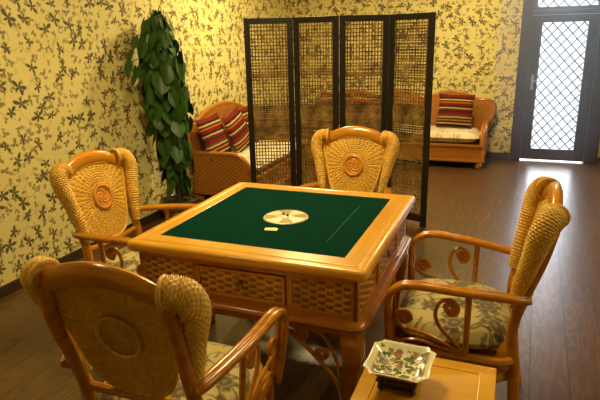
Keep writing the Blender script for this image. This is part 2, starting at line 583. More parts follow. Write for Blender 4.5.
# ------------------------------------------------------------------ the room
XL, YB, XR, YF, H = -1.652, 5.80, 4.2, -3.6, 2.70
tag(MB().box(XL - .1, XR + .1, YF - .1, YB + .3, -0.06, 0).build('floor', M['floor'], smooth=False), kind='structure')
tag(MB().box(XL - .1, XR + .1, YF - .1, YB + .3, H, H + .1).build('ceiling', M['plaster'], smooth=False), kind='structure')
tag(MB().box(XL - .12, XL, YF, YB, 0, H).build('wall_left', M['wall_left'], smooth=False), kind='structure')
tag(MB().box(XR, XR + .12, YF, YB + .2, 0, H).build('wall_right', M['wall_left'], smooth=False), kind='structure')
tag(MB().box(XL - .12, XR + .12, YF - .12, YF, 0, H).build('wall_front', M['wall_back'], smooth=False), kind='structure')
DX0, DX1, DZ = 1.455, 2.50, 2.55          # door opening
wb = MB().box(XL - .12, DX0, YB, YB + .2, 0, H).box(DX1, XR, YB, YB + .2, 0, H).box(DX0, DX1, YB, YB + .2, DZ, H)
tag(wb.build('wall_back', M['wall_back'], smooth=False), kind='structure')
tag(MB().box(XL, XL + .014, YF, YB - .014, 0, .075).build('baseboard_left', M['skirting'], smooth=False, bevel=.003), kind='structure')
tag(MB().box(XL, DX0 - .005, YB - .014, YB, 0, .09).box(DX1 + .005, XR, YB - .014, YB, 0, .09).build('baseboard_back', M['skirting'], smooth=False, bevel=.003), kind='structure')

# door with transom: frame, leaf, glass, lattice
tr = MB()
tr.box(DX0, 1.585, YB - .03, YB + .14, 0, DZ).box(2.345, DX1, YB - .03, YB + .14, 0, DZ)
tr.box(1.585, 2.345, YB - .02, YB + .13, 1.845, 1.90).box(1.585, 2.345, YB - .02, YB + .13, 2.47, DZ)
tag(tr.build('trim_1', M['door'], smooth=False, bevel=.006), kind='structure')
GX0, GX1, GZ0, GZ1 = 1.705, 2.222, .165, 1.755
lf = MB()
lf.box(1.587, GX0, YB + .03, YB + .08, .016, 1.842).box(GX1, 2.343, YB + .03, YB + .08, .016, 1.842)
lf.box(GX0, GX1, YB + .03, YB + .08, .016, GZ0).box(GX0, GX1, YB + .03, YB + .08, GZ1, 1.842)
door = tag(lf.build('door_1', M['door'], smooth=False, bevel=.004), kind='structure')
bd = MB()
for a in (0,):
    bd.box(GX0 - .02, GX0, YB + .022, YB + .032, GZ0 - .02, GZ1 + .02).box(GX1, GX1 + .02, YB + .022, YB + .032, GZ0 - .02, GZ1 + .02)
    bd.box(GX0, GX1, YB + .022, YB + .032, GZ0 - .02, GZ0).box(GX0, GX1, YB + .022, YB + .032, GZ1, GZ1 + .02)
bd.build('glazing_bead', M['door'], door, smooth=False)


def lattice(x0, x1, z0, z1, y, pitch, r=.0092):
    m = MB()
    W = x1 - x0; Hh = z1 - z0
    slope = 1.12
    for sgn in (1, -1):
        k = -int(Hh / pitch) - 30
        while k < int((W * slope + Hh) / pitch) + 30:
            # line z = z0 + k*pitch + sgn*slope*(x-x0)
            pts = []
            c = k * pitch
            for x in (0.0, W):
                z = c + sgn * slope * x
                pts.append((x, z))
            (xa, za), (xb, zb) = pts
            ta, tb = 0.0, 1.0
            dz = zb - za
            lo, hi = (0 - za) / dz, (Hh - za) / dz
            if lo > hi: lo, hi = hi, lo
            ta = max(ta, lo); tb = min(tb, hi)
            if tb - ta > 0.02:
                p = (x0 + W * ta, y + sgn * r * .7, z0 + za + dz * ta); q = (x0 + W * tb, y + sgn * r * .7, z0 + za + dz * tb)
                m.tube([p, q], r, 5)
            k += 1
    return m


lattice(GX0, GX1, GZ0, GZ1, YB + .066, .132).build('security_lattice', M['lattice'], door)
MB().box(GX0, GX1, YB + .048, YB + .052, GZ0, GZ1).build('glass_pane', M['glass'], door, smooth=False)
dh = MB().box(1.63, 1.665, YB + .02, YB + .03, .93, 1.12)
dh.tube(smooth_path([(1.647, YB + .03, 1.04), (1.647, YB - .02, 1.04), (1.655, YB - .028, 1.04), (1.74, YB - .028, 1.038)], 4), .008, 8)
dh.build('door_handle', M['steel'], door)
tw = MB().box(1.587, 1.63, YB + .03, YB + .08, 1.902, 2.468).box(2.30, 2.343, YB + .03, YB + .08, 1.902, 2.468)
tw.box(1.63, 2.30, YB + .03, YB + .08, 1.902, 1.94).box(1.63, 2.30, YB + .03, YB + .08, 2.43, 2.468)
win = tag(tw.build('window_1', M['door'], smooth=False, bevel=.004), kind='structure')
lattice(1.63, 2.30, 1.94, 2.43, YB + .066, .132).build('security_lattice', M['lattice'], win)
MB().box(1.63, 2.30, YB + .048, YB + .052, 1.94, 2.43).build('glass_pane', M['glass'], win, smooth=False)
sw = MB().box(1.19, 1.27, YB - .012, YB - .001, 1.17, 1.26).build('light_switch', M['white_plastic'], smooth=False, bevel=.003)
tag(sw, 'small pale wall switch plate on the flowered wallpaper left of the glazed door', 'light switch')
MB().box(1.205, 1.255, YB - .017, YB - .0122, 1.19, 1.24).build('rocker', M['white_plastic'], sw, smooth=False, bevel=.002)


# thin scattering volume added inside the glazed door for the bluish lens glare
hz = bpy.data.materials.new('glare_haze'); hz.use_nodes = True
_n = hz.node_tree; _n.nodes.clear()
_o = _n.nodes.new('ShaderNodeOutputMaterial'); _v = _n.nodes.new('ShaderNodeVolumeScatter')
_v.inputs['Color'].default_value = (.74, .87, 1, 1); _v.inputs['Density'].default_value = .10; _v.inputs['Anisotropy'].default_value = .55
_n.links.new(_v.outputs[0], _o.inputs['Volume'])
_c = _n.nodes.new('ShaderNodeTexCoord'); _s = _n.nodes.new('ShaderNodeSeparateXYZ'); _m = _n.nodes.new('ShaderNodeMapRange')   # thicker towards the transom
_n.links.new(_c.outputs['Object'], _s.inputs[0]); _n.links.new(_s.outputs[2], _m.inputs[0])
_m.inputs[1].default_value = .2; _m.inputs[2].default_value = 2.3; _m.inputs[3].default_value = .02; _m.inputs[4].default_value = .19
_n.links.new(_m.outputs[0], _v.inputs['Density'])
hb = MB().box(1.24, 3.4, 3.4, YB - .035, .002, H - .002).build('glare_haze', hz, smooth=False)
tag(hb, 'thin bluish haze volume added for the glare in front of the glazed door', 'haze', kind='stuff')

# ------------------------------------------------------------------ mahjong table
TX0, TX1, TY0, TY1 = -.104, .986, -.120, .982
FX0, FX1, FY0, FY1 = 0.0, .867, 0.0, .867
tb = tag(empty('mahjong_table', (.44, .43, 0)),
         'square honey wood mahjong table with green felt top and woven drawer fronts', 'table')
Ox, Oy = .44, .43


def L(x, y, z): return (x - Ox, y - Oy, z)


def rrect(x0, x1, y0, y1, r, n=6):
    out = []
    for cx, cy, a0 in ((x1 - r, y1 - r, 0), (x0 + r, y1 - r, 90), (x0 + r, y0 + r, 180), (x1 - r, y0 + r, 270)):
        for k in range(n + 1):
            a = math.radians(a0 + 90 * k / n)
            out.append((cx + r * math.cos(a), cy + r * math.sin(a)))
    return out


def moulding(prof, x0, x1, y0, y1, r, n=6):
    """prof: list of (outset, z); closed ring between successive rounded rectangles"""
    m = MB()
    rows = []
    for o, z in prof:
        pts = rrect(x0 - o, x1 + o, y0 - o, y1 + o, max(.004, r + o), n)
        rows.append([(a - Ox, b - Oy, z) for a, b in pts])
    m.grid(rows, True, True)
    return m


def mitred(x0, x1, y0, y1, X0, X1, Y0, Y1, z0, z1):
    """four frame boards between inner and outer rectangle"""
    out = []
    for quad in (((X0, Y0), (X1, Y0), (x1, y0), (x0, y0)), ((x0, y1), (x1, y1), (X1, Y1), (X0, Y1)),
                 ((X0, Y0), (x0, y0), (x0, y1), (X0, Y1)), ((x1, y0), (X1, Y0), (X1, Y1), (x1, y1))):
        out.append(MB().prism([(p[0] - Ox, p[1] - Oy) for p in quad], z0, z1, 'xy'))
    return out


# inner frame boards (cross and long), groove, then outer moulded board
g = .001
bds = mitred(FX0, FX1, FY0, FY1, TX0 + .0505, TX1 - .0505, TY0 + .0505, TY1 - .0505, .735, .782)
for i, a in enumerate(bds):
    a.build('frame_board', M['tabletop' if i < 2 else 'tabletop_y'], tb, smooth=False, bevel=.0015)
ix = .052 + g
prof = [(-(.052 - g), .735), (-(.052 - g), .7805), (-(.050 - g), .782), (-.022, .782), (-.012, .780), (-.004, .774), (0, .764), (0, .752), (-.004, .742), (-.012, .736), (-.02, .733)]
m = MB()
rows = []
for o, z in prof:
    inner = o < -.04
    pts = rrect(TX0 - o, TX1 + o, TY0 - o, TY1 + o, .028 + o if not inner else .004, 6)
    rows.append([(p - Ox, q - Oy, z) for p, q in pts])
m.grid(rows, True, True)
m.build('table_edge', M['tabletop'], tb, bevel=0)
MB().box(FX0 - Ox, FX1 - Ox, FY0 - Oy, FY1 - Oy, .75, .7785).build('playing_felt', M['felt'], tb, smooth=False)
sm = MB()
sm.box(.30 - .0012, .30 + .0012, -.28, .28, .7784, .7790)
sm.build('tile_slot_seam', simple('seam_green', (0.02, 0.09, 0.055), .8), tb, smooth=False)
dd = MB().lathe([(.110, 0), (.110, .004), (.106, .0065), (.046, .0075), (.042, .010), (.026, .012), (.001, .0125)], 48)
dd.build('dial_disc', M['disc'], tb, loc=L(.446, .408, .7784))
dc = MB()
for k, (dx, dy) in enumerate(((-.012, .004), (.012, -.006))):
    dc.box(dx - .006, dx + .006, dy - .006, dy + .006, .0126, .0246)
dc.build('dice', simple('brown_dice', (0.28, 0.18, 0.08), .3), tb, loc=L(.446, .408, .7784), bevel=.001)

# apron carcass
AX0, AX1, AY0, AY1 = -.055, .935, -.072, .932
cb = MB().box(AX0 - Ox, AX1 - Ox, AY0 - Oy, AY1 - Oy, .552, .735)
cb.build('carcass', M['strip_dark'], tb, smooth=False)


def side_frame(k):
    """matrix that maps local (x along the side, y outward negative, z) to table space"""
    return Matrix.Rotation(k * PI / 2, 4, 'Z')


hw = (AX1 - AX0) / 2
cxm, cym = (AX0 + AX1) / 2 - Ox, (AY0 + AY1) / 2 - Oy
for k in range(4):
    R4 = Matrix.Translation((cxm, cym, 0)) @ side_frame(k)
    y = -(AY1 - AY0) / 2 if k % 2 == 0 else -(AX1 - AX0) / 2
    hw = ((AX1 - AX0) if k % 2 == 0 else (AY1 - AY0)) / 2
    # rails and stiles around the panels
    m = MB()
    e = .008
    m.box(-hw - e, hw + e, y - e, y + .01, .705, .735, R4).box(-hw - e, hw + e, y - e, y + .01, .552, .574, R4)
    for x0, x1 in ((-hw - e, -hw + .018), (-.232, -.205), (.205, .232), (hw - .018, hw + e)):
        m.box(x0, x1, y - e, y + .01, .572, .706, R4)
    m.build('apron_frame', M['tablewood'], tb, smooth=False, bevel=.002)
    # woven strips

    def weave(x0, x1, z0, z1, yy, name, parent, pu=.036, pv=.0150):
        w = MB()
        nu = max(2, round((x1 - x0) / pu)); nv = max(2, round((z1 - z0) / pv))
        du = (x1 - x0) / nu; dv = (z1 - z0) / nv
        for j in range(nv):
            zc = z0 + (j + .5) * dv
            rowa = []
            N = nu * 6
            pts = []
            for i in range(N + 1):
                x = x0 + (x1 - x0) * i / N
                off = .0040 * math.sin(PI * (x - x0) / du + PI * j)
                pts.append((x, yy - .004 - off))
            rows = []
            for zz, th in ((zc - dv * .49, .0000), (zc - dv * .3, .0016), (zc + dv * .3, .0016), (zc + dv * .49, .0000)):
                rows.append([R4 @ Vector((px, py - th, zz)) for px, py in pts])
            w.grid(rows)
        for i in range(nu):
            x = x0 + (i + .5) * du
            w.cur = 1
            w.box(x - du * .42, x + du * .42, yy - .0050, yy - .0035, z0, z1, R4)
        return w.build(name, [M['strip_light'], M['strip_warp']], parent, angle=80)
    weave(-hw + .018, -.232, .574, .705, y + .001, 'woven_panel', tb)
    weave(.232, hw - .018, .574, .705, y + .001, 'woven_panel', tb)
    # drawer with its own raised frame
    d = MB().box(-.203, .203, y - .004, y + .004, .576, .704, R4)
    dr = d.build('drawer', M['strip_dark'], tb, smooth=False)
    fr = MB().box(-.203, .203, y - .019, y - .003, .690, .704, R4).box(-.203, .203, y - .019, y - .003, .576, .590, R4)
    fr.box(-.203, -.189, y - .019, y - .003, .588, .691, R4).box(.189, .203, y - .019, y - .003, .588, .691, R4)
    fr.build('drawer_frame', M['tablewood'], dr, smooth=False, bevel=.003)
    weave(-.189, .189, .590, .690, y - .005, 'woven_front', dr, .036, .0150)
    kb = MB()
    c = R4 @ Vector((0, y - .016, .652))
    kb.ball(c, .011, 10)
    ring = [R4 @ Vector((.016 * math.cos(t), y - .020, .640 + .014 * math.sin(t))) for t in [2 * PI * i / 16 for i in range(16)]]
    kb.tube(ring, .0024, 6, closed=True)
    kb.build('drawer_pull', M['brass'], dr)

# lower moulding ledge
prof = [(-.02, .506), (-.02, .554), (.014, .554), (.034, .551), (.046, .543), (.050, .532), (.046, .522), (.032, .514), (.014, .508), (.004, .506)]
moulding(prof, AX0, AX1, AY0, AY1, .02).build('lower_moulding', M['tablewood'], tb)
# under rails
for k in range(4):
    R4 = Matrix.Translation((cxm, cym, 0)) @ side_frame(k)
    y = -(AY1 - AY0) / 2 if k % 2 == 0 else -(AX1 - AX0) / 2
    hw = ((AX1 - AX0) if k % 2 == 0 else (AY1 - AY0)) / 2
    MB().box(-hw + .04, hw - .04, y + .006, y + .03, .470, .507, R4).build('under_rail', M['tablewood'], tb, smooth=False, bevel=.003)


def spiral(c, r0, r1, turns, ax, ay, n=40, a0=0.0):
    """flat coil in the plane spanned by ax, ay"""
    out = []
    c = Vector(c)
    for i in range(n + 1):
        t = i / n
        a = a0 + turns * 2 * PI * t
        r = r0 + (r1 - r0) * t
        out.append(c + ax * (r * math.cos(a)) + ay * (r * math.sin(a)))
    return out


# legs and scroll brackets
zx = Vector((0, 0, 1))
for sx, sy in ((-1, -1), (1, -1), (1, 1), (-1, 1)):
    cx = cxm + sx * ((AX1 - AX0) / 2 - .030); cy = cym + sy * ((AY1 - AY0) / 2 - .030)
    prof = [(.507, .040, .000), (.48, .041, .004), (.44, .043, .014), (.38, .040, .018), (.30, .033, .010), (.20, .026, .000), (.12, .024, -.002), (.06, .029, .004), (.03, .034, .010), (.0, .030, .010)]
    rows = []
    P = smooth_path([(h, o, z) for z, h, o in prof], 4)
    for h, o, z in P:
        c0 = (cx + sx * o, cy + sy * o)
        rows.append([(c0[0] + a, c0[1] + b, max(0, z)) for a, b in rrect(-h, h, -h, h, h * .35, 3)])
    m = MB(); m.grid(rows, True)
    nn = len(rows[0]); m.f.append(tuple(range(nn))); m.f.append(tuple((len(rows) - 1) * nn + i for i in range(nn))); m.mi += [0, 0]
    m.build('leg', M['tablewood'], tb, angle=60)
    for ax in (Vector((-sx, 0, 0)), Vector((0, -sy, 0))):
        o = Vector((cx, cy, 0)) + ax * .032
        def pt(u, z): return o + ax * u + zx * z
        MB().tube(smooth_path([pt(.285, .468), pt(.22, .425), pt(.14, .360), pt(.065, .285), pt(.020, .215), pt(.004, .15)], 6), .0095, 8).build('corner_bracket', M['rattan'], tb)
        MB().tube(smooth_path([pt(.165, .470), pt(.10, .452), pt(.055, .400), pt(.024, .320), pt(.008, .22)], 6), .0075, 8).build('corner_bracket', M['rattan'], tb)
        outw = Vector((0, sy, 0)) if ax.x else Vector((sx, 0, 0))
        for uu, zz in ((.175, .438), (.088, .360)):
            MB().tube(spiral(pt(uu, zz) + outw * .008, .031, .004, 3.0, ax, zx, 54), .0046, 6).build('coil_scroll', M['rattan'], tb)


cd = MB().prism([(-.028, -.016), (.030, -.020), (.033, .012), (.012, .022), (-.030, .016)], 0, .0016, 'xy').build('paper_card', M['card'], smooth=False, loc=(.447, .226, .7792), rot=(0, 0, .25))
tag(cd, 'small cream paper card lying on the green felt in front of the white dial', 'card')


# ------------------------------------------------------------------ rattan armchair (faces local +y, origin under the seat)
TILT = math.radians(13)


def BP(x, h, d=0.0):
    """point on the back plane: x across, h world-ish height, d in front of it"""
    y = -.245 - (h - .62) * math.tan(TILT) + d * math.cos(TILT)
    return Vector((x, y, h + d * math.sin(TILT)))


def make_chair():
    root = empty('rattan_armchair', (0, 0, 0))
    # seat frame
    fr = MB()
    ring = [(x, y, .385) for x, y in rrect(-.255, .255, -.235, .245, .07, 6)]
    fr.tube(ring, .019, 8, closed=True)
    ring = [(x, y, .352) for x, y in rrect(-.248, .248, -.228, .238, .07, 6)]
    fr.tube(ring, .014, 8, closed=True)
    fr.prism([(x, y) for x, y in rrect(-.25, .25, -.23, .24, .07, 4)], .372, .388, 'xy')
    fr.build('seat_frame', M['rattan'], root)
    ap = MB()
    outl = rrect(-.245, .245, -.225, .235, .07, 14)
    tot = 0; us = []
    for i, pnt in enumerate(outl):
        us.append(tot)
        q = outl[(i + 1) % len(outl)]
        tot += math.hypot(q[0] - pnt[0], q[1] - pnt[1])
    dense = []
    for i, pnt in enumerate(outl):
        q = outl[(i + 1) % len(outl)]
        ln = math.hypot(q[0] - pnt[0], q[1] - pnt[1]); k = max(1, round(ln / .006))
        for j in range(k):
            dense.append((pnt[0] + (q[0] - pnt[0]) * j / k, pnt[1] + (q[1] - pnt[1]) * j / k))
    rows = []
    for j in range(17):
        z = .285 + .065 * j / 16
        row = []
        for i, (x, y) in enumerate(dense):
            s = 1 + .010 * (math.cos(PI * j / 2) * (1 if (i // 3) % 2 else -1)) * .8
            row.append((x * s, y * s, z))
        rows.append(row)
    ap.grid(rows, True)
    ap.build('wicker_apron', M['wicker'], root, solid=.003, angle=80)
    # cushion
    cu = MB()
    top, bot = [], []
    N = 26
    def se(u, v):
        # squircle map of the unit square to a rounded square
        x = u * math.sqrt(max(0, 1 - v * v * .30)); y = v * math.sqrt(max(0, 1 - u * u * .30))
        return x, y
    rt, rb = [], []
    for j in range(N + 1):
        a, b = [], []
        for i in range(N + 1):
            u = -1 + 2 * i / N; v = -1 + 2 * j / N
            x, y = se(u, v)
            e = (1 - abs(u) ** 4.5) * (1 - abs(v) ** 4.5)
            e = max(0, e) ** .42
            wv = .004 * math.sin(5 * x + 2) * math.cos(4 * y) * e
            a.append((x * .262 * 1.02, .012 + y * .235, .448 + e * .064 + wv)); b.append((x * .262 * 1.02, .012 + y * .235, .448 - e * .052))
        rt.append(a); rb.append(b)
    cu.grid(rt); cu.grid(rb)
    cu.build('seat_cushion', M['damask'], root, angle=180)
    # rear posts running up inside the ears
    for s in (-1, 1):
        pth = smooth_path([(s * .222, -.285, .005), (s * .215, -.255, .15), (s * .212, -.240, .36), BP(s * .205, .52), BP(s * .205, .66), BP(s * .215, .82, -.01), BP(s * .205, .95, -.01)], 5)
        MB().tube(pth, .023, 10).build('rear_post', M['rattan'], root)
        pth = smooth_path([(s * .235, .235, .005), (s * .240, .228, .18), (s * .245, .222, .36)], 5)
        MB().tube(pth, .018, 10).build('front_leg', M['rattan'], root)
        # arm: two poles bound side by side, bending down to the seat
        am = MB()
        for q in (-1, 1):
            d = q * .0115
            pth = smooth_path([(s * (.222 + d * .8), -.272, .652), (s * (.240 + d), -.240, .657), (s * (.262 + d), -.16, .668), (s * (.290 + d), 0, .682), (s * (.300 + d), .14, .690), (s * (.300 + d), .205, .676), (s * (.296 + d), .243, .635),
                               (s * (.290 + d), .250, .56), (s * (.275 + d), .246, .44), (s * (.262 + d), .238, .36)], 6)
            am.tube(pth, .0152, 10)
        am.build('armrest', M['rattan'], root)
        # post and scrolls below the arm
        X = s * .283
        yv = Vector((0, 1, 0))
        MB().tube([(s * .258, -.055, .37), (X, -.055, .672)], .0125, 8).build('arm_post', M['rattan'], root)
        fy = lambda y, z: Vector((s * (.262 + .024 * (z - .4) / .27), y, z))
        MB().tube(smooth_path([fy(-.045, .42), fy(-.005, .455), fy(.050, .515), fy(.066, .570), fy(.050, .622), fy(.012, .637), fy(-.018, .612), fy(-.012, .580), fy(.012, .572), fy(.022, .592)], 6), .0085, 8).build('scroll_brace', M['rattan'], root)
        MB().tube(smooth_path([fy(-.045, .405), fy(.03, .440), fy(.11, .470), fy(.180, .480), fy(.222, .512), fy(.212, .556), fy(.176, .562), fy(.160, .532), fy(.178, .512), fy(.196, .524)], 6), .0085, 8).build('scroll_brace', M['rattan'], root)
        MB().tube(smooth_path([fy(-.045, .400), fy(.05, .418), fy(.12, .432), fy(.18, .425), fy(.215, .400)], 5), .007, 8).build('scroll_brace', M['rattan'], root)
        for yy, zz in ((.012, .600), (.190, .528)):
            MB().tube(spiral(fy(yy, zz), .026, .003, 4, yv, zx, 60), .0042, 6).build('coil_disc', M['rail'], root)
    # leg stretchers
    for s in (-1, 1):
        MB().tube([(s * .215, -.255, .13), (s * .238, .23, .13)], .011, 8).build('stretcher', M['rattan'], root)
        MB().tube(smooth_path([(s * .238, .215, .34), (s * .232, .12, .30), (s * .225, .06, .22), (s * .228, .02, .135)], 5), .0085, 8).build('leg_brace', M['rattan'], root)
        MB().tube(smooth_path([(s * .214, -.235, .34), (s * .218, -.15, .30), (s * .222, -.08, .22), (s * .228, -.03, .135)], 5), .0085, 8).build('leg_brace', M['rattan'], root)
    MB().tube([(-.225, -.02, .13), (.225, -.02, .13)], .011, 8).build('stretcher', M['rattan'], root)
    MB().tube(smooth_path([(-.21, .236, .345), (-.12, .236, .30), (0, .236, .285), (.12, .236, .30), (.21, .236, .345)], 5), .0085, 8).build('leg_brace', M['rattan'], root)
    # top rail, a broad bent board
    tp = smooth_path([BP(-.235, .935), BP(-.17, .972), BP(-.09, 1.002), BP(0, 1.013), BP(.09, 1.002), BP(.17, .972), BP(.235, .935)], 8)
    MB().tube(tp, lambda t: .041 - .006 * abs(2 * t - 1), 14, flat=.62, up=(0, -.24, .97)).build('top_rail', M['rail'], root)
    # lower back rail
    MB().tube(smooth_path([BP(-.205, .56), BP(-.10, .552, .004), BP(.10, .552, .004), BP(.205, .56)], 5), .015, 8).build('lower_rail', M['rattan'], root)
    # woven back panel: polar grid round the medallion
    half = [(0, .562), (.072, .571), (.122, .602), (.152, .660), (.174, .740), (.194, .820), (.212, .885), (.212, .928), (.160, .955), (.085, .973), (0, .982)]
    outline = [(x, h) for x, h in half] + [(-x, h) for x, h in reversed(half[1:-1])]
    OP = smooth_path([(x, h, 0) for x, h in outline], 12, True)
    c0 = Vector((0, .795, 0))
    # resample by angle
    NTH, NR = 360, 84
    spokes = 40
    import bisect
    ang = sorted(((math.atan2(p.y - c0.y, p.x - c0.x)), (p - c0).length) for p in OP)
    aa = [a for a, _ in ang]; rr = [r for _, r in ang]
    aa = [aa[-1] - 2 * PI] + aa + [aa[0] + 2 * PI]; rr = [rr[-1]] + rr + [rr[0]]
    def rad(a):
        i = bisect.bisect_right(aa, a) - 1
        i = max(0, min(i, len(aa) - 2))
        t = (a - aa[i]) / max(1e-9, aa[i + 1] - aa[i])
        return rr[i] * (1 - t) + rr[i + 1] * t
    rows = []
    r0 = .003
    for j in range(NR + 1):
        q = j / NR
        row = []
        for i in range(NTH):
            a = -PI + 2 * PI * i / NTH
            R = rad(a)
            r = r0 + (R - r0) * q
            U = spokes * i / NTH; V = r / .0135
            over = 1 if int(V) % 2 == 0 else -1
            h = .0030 * abs(math.sin(PI * V)) * (1 + .45 * over * math.cos(2 * PI * U)) - .0042 * (math.exp(-((U % 1 - .5) / .12) ** 2))
            dome = .008 * (1 - q * q)
            row.append(BP(r * math.cos(a), c0.y + r * math.sin(a), .004 + dome + h))
        rows.append(row)
    MB().grid(rows, True).build('back_panel', M['wicker'], root, solid=.004, angle=80)
    # cord round the panel and round the medallion
    cordp = [BP(p.x, p.y, .008) for p in OP]
    MB().tube(cordp, .0075, 8, closed=True).build('panel_cord', M['wicker_ear'], root)
    md = MB()
    cc = [BP(.062 * math.cos(t), .795 + .062 * math.sin(t), .020) for t in [2 * PI * i / 32 for i in range(32)]]
    md.tube(cc, .0065, 8, closed=True)
    MB().tube([BP(.072 * math.cos(t), .795 + .072 * math.sin(t), -.004) for t in [2 * PI * i / 32 for i in range(32)]], .0055, 8, closed=True).build('medallion_cord', M['wicker_ear'], root)
    rows = []
    for j in range(11):
        r = .001 + .060 * j / 10
        rows.append([BP(r * math.cos(2 * PI * i / 64), .795 + r * math.sin(2 * PI * i / 64), .018 + .0035 * math.cos(5 * 2 * PI * i / 64 + 9 * j / 10 * 2) * math.sin(PI * j / 10)) for i in range(64)])
    md.grid(rows, True)
    md.build('medallion', M['carved'], root, solid=.004)
    # ears: big wicker rolls wrapped over the rail ends and posts
    for s in (-1, 1):
        pth = smooth_path([BP(s * .198, .60, .022), BP(s * .210, .67, .026), BP(s * .228, .76, .028), BP(s * .246, .84, .030), BP(s * .262, .905, .032), BP(s * .254, .957, .024), BP(s * .228, .980, .012), BP(s * .196, .982, .004)], 26)
        n = len(pth)
        # radius table along the ear
        tab = [(0, .018), (.12, .022), (.3, .028), (.5, .034), (.66, .039), (.8, .040), (.92, .039), (1, .038)]
        def rf(t):
            for (a, ra), (b, rb_) in zip(tab, tab[1:]):
                if t <= b:
                    k = (t - a) / (b - a); k = k * k * (3 - 2 * k)
                    return ra + (rb_ - ra) * k
            return tab[-1][1]
        def wv(t, ph):
            V = t * 44; U = ph * 16
            over = 1 if int(V) % 2 == 0 else -1
            return .0034 * abs(math.sin(PI * V)) * (1 + .5 * over * math.cos(2 * PI * U))
        # dense resample
        dense = []
        for i in range(n - 1):
            dense.append(pth[i]); dense.append((pth[i] + pth[i + 1]) / 2)
        dense.append(pth[-1])
        fl = lambda t: 1.12
        MB().tube(dense, rf, 90, flat=fl, up=(s * .3, 0, 1) if False else None, fn=wv).build('wicker_ear', M['wicker_ear'], root, angle=80)
        # braided border where the ear meets the rail
        e = dense[-1]; tdir = (dense[-1] - dense[-4]).normalized()
        N1 = Vector((0, 0, 1)); N1 = (N1 - tdir * N1.dot(tdir)).normalized(); B1 = tdir.cross(N1)
        ringp = [e + N1 * (.041 * math.cos(t)) + B1 * (.041 * 1.12 * math.sin(t)) for t in [2 * PI * i / 60 for i in range(60)]]
        MB().tube(ringp, .008, 8, closed=True).build('ear_border', M['wicker_ear'], root)
    return root


chair = make_chair()
chairs = [
    ((.418, -.525, 0), 0.03, 'rattan armchair seen from behind in the left foreground, with its back to the viewer'),
    ((1.284, .335, 0), PI / 2 + .01, 'rattan armchair seen from its side at the right of the table, by the small table'),
    ((.475, 1.25, 0), PI, 'rattan armchair at the far side of the mahjong table in front of the black screen'),
    ((-.382, .385, 0), -PI / 2 - .03, 'rattan armchair at the left side of the table, its woven back against the flowered wall'),
]
for i, (loc, rz, lb) in enumerate(chairs):
    o = chair if i == 0 else copy_tree(chair)
    o.location = loc; o.rotation_euler = (0, 0, rz)
    tag(o, lb, 'chair', 'rattan armchairs round the mahjong table')


# ------------------------------------------------------------------ folding screen
scr = tag(empty('folding_screen', (0, 2.69, 0)), 'black four-panel folding screen with woven bamboo lattice standing behind the table', 'screen')
J = [(-.813, 2.55), (-.408, 2.71), (.019, 2.68), (.413, 2.85), (.812, 2.70)]
random.seed(4)
HS = 1.80
for k in range(4):
    a = Vector((J[k][0], J[k][1] - 2.69, 0)); b = Vector((J[k + 1][0], J[k + 1][1] - 2.69, 0))
    d = (b - a); wdt = d.length; an = math.atan2(d.y, d.x)
    g = .004
    W = wdt - 2 * g
    fm = MB()
    st = .052
    fm.box(0, st, -.011, .011, .0, HS).box(W - st, W, -.011, .011, .0, HS)
    fm.box(st, W - st, -.010, .010, HS - .05, HS).box(st, W - st, -.010, .010, .04, .105)
    p = fm.build('screen_panel', M['black'], scr, smooth=False, bevel=.002, loc=(a.x + d.x / wdt * g, a.y + d.y / wdt * g, 0), rot=(0, 0, an))
    lt = MB()
    n = 12
    iw = W - 2 * st
    for i in range(n):
        x = st + iw * (i + .5) / n + random.uniform(-.002, .002)
        wd = random.uniform(.0040, .0062)
        lt.box(x - wd, x + wd, .0012, .0036, .10, HS - .045)
    z = .115
    while z < HS - .06:
        t = z / HS
        if .74 < z < 1.05: pitch, hh = random.uniform(.017, .023), random.uniform(.0072, .0105)
        elif 1.30 < z < 1.40: pitch, hh = random.uniform(.018, .030), random.uniform(.004, .010)
        elif k == 3 and z > 1.25: pitch, hh = random.uniform(.020, .028), random.uniform(.005, .009)
        else: pitch, hh = random.uniform(.028, .034), random.uniform(.0035, .0058)
        lt.box(st - .002, W - st + .002, -.0036, -.0012, z - hh, z + hh)
        z += pitch
    lt.build('woven_lattice', M['strand'], p, smooth=False)


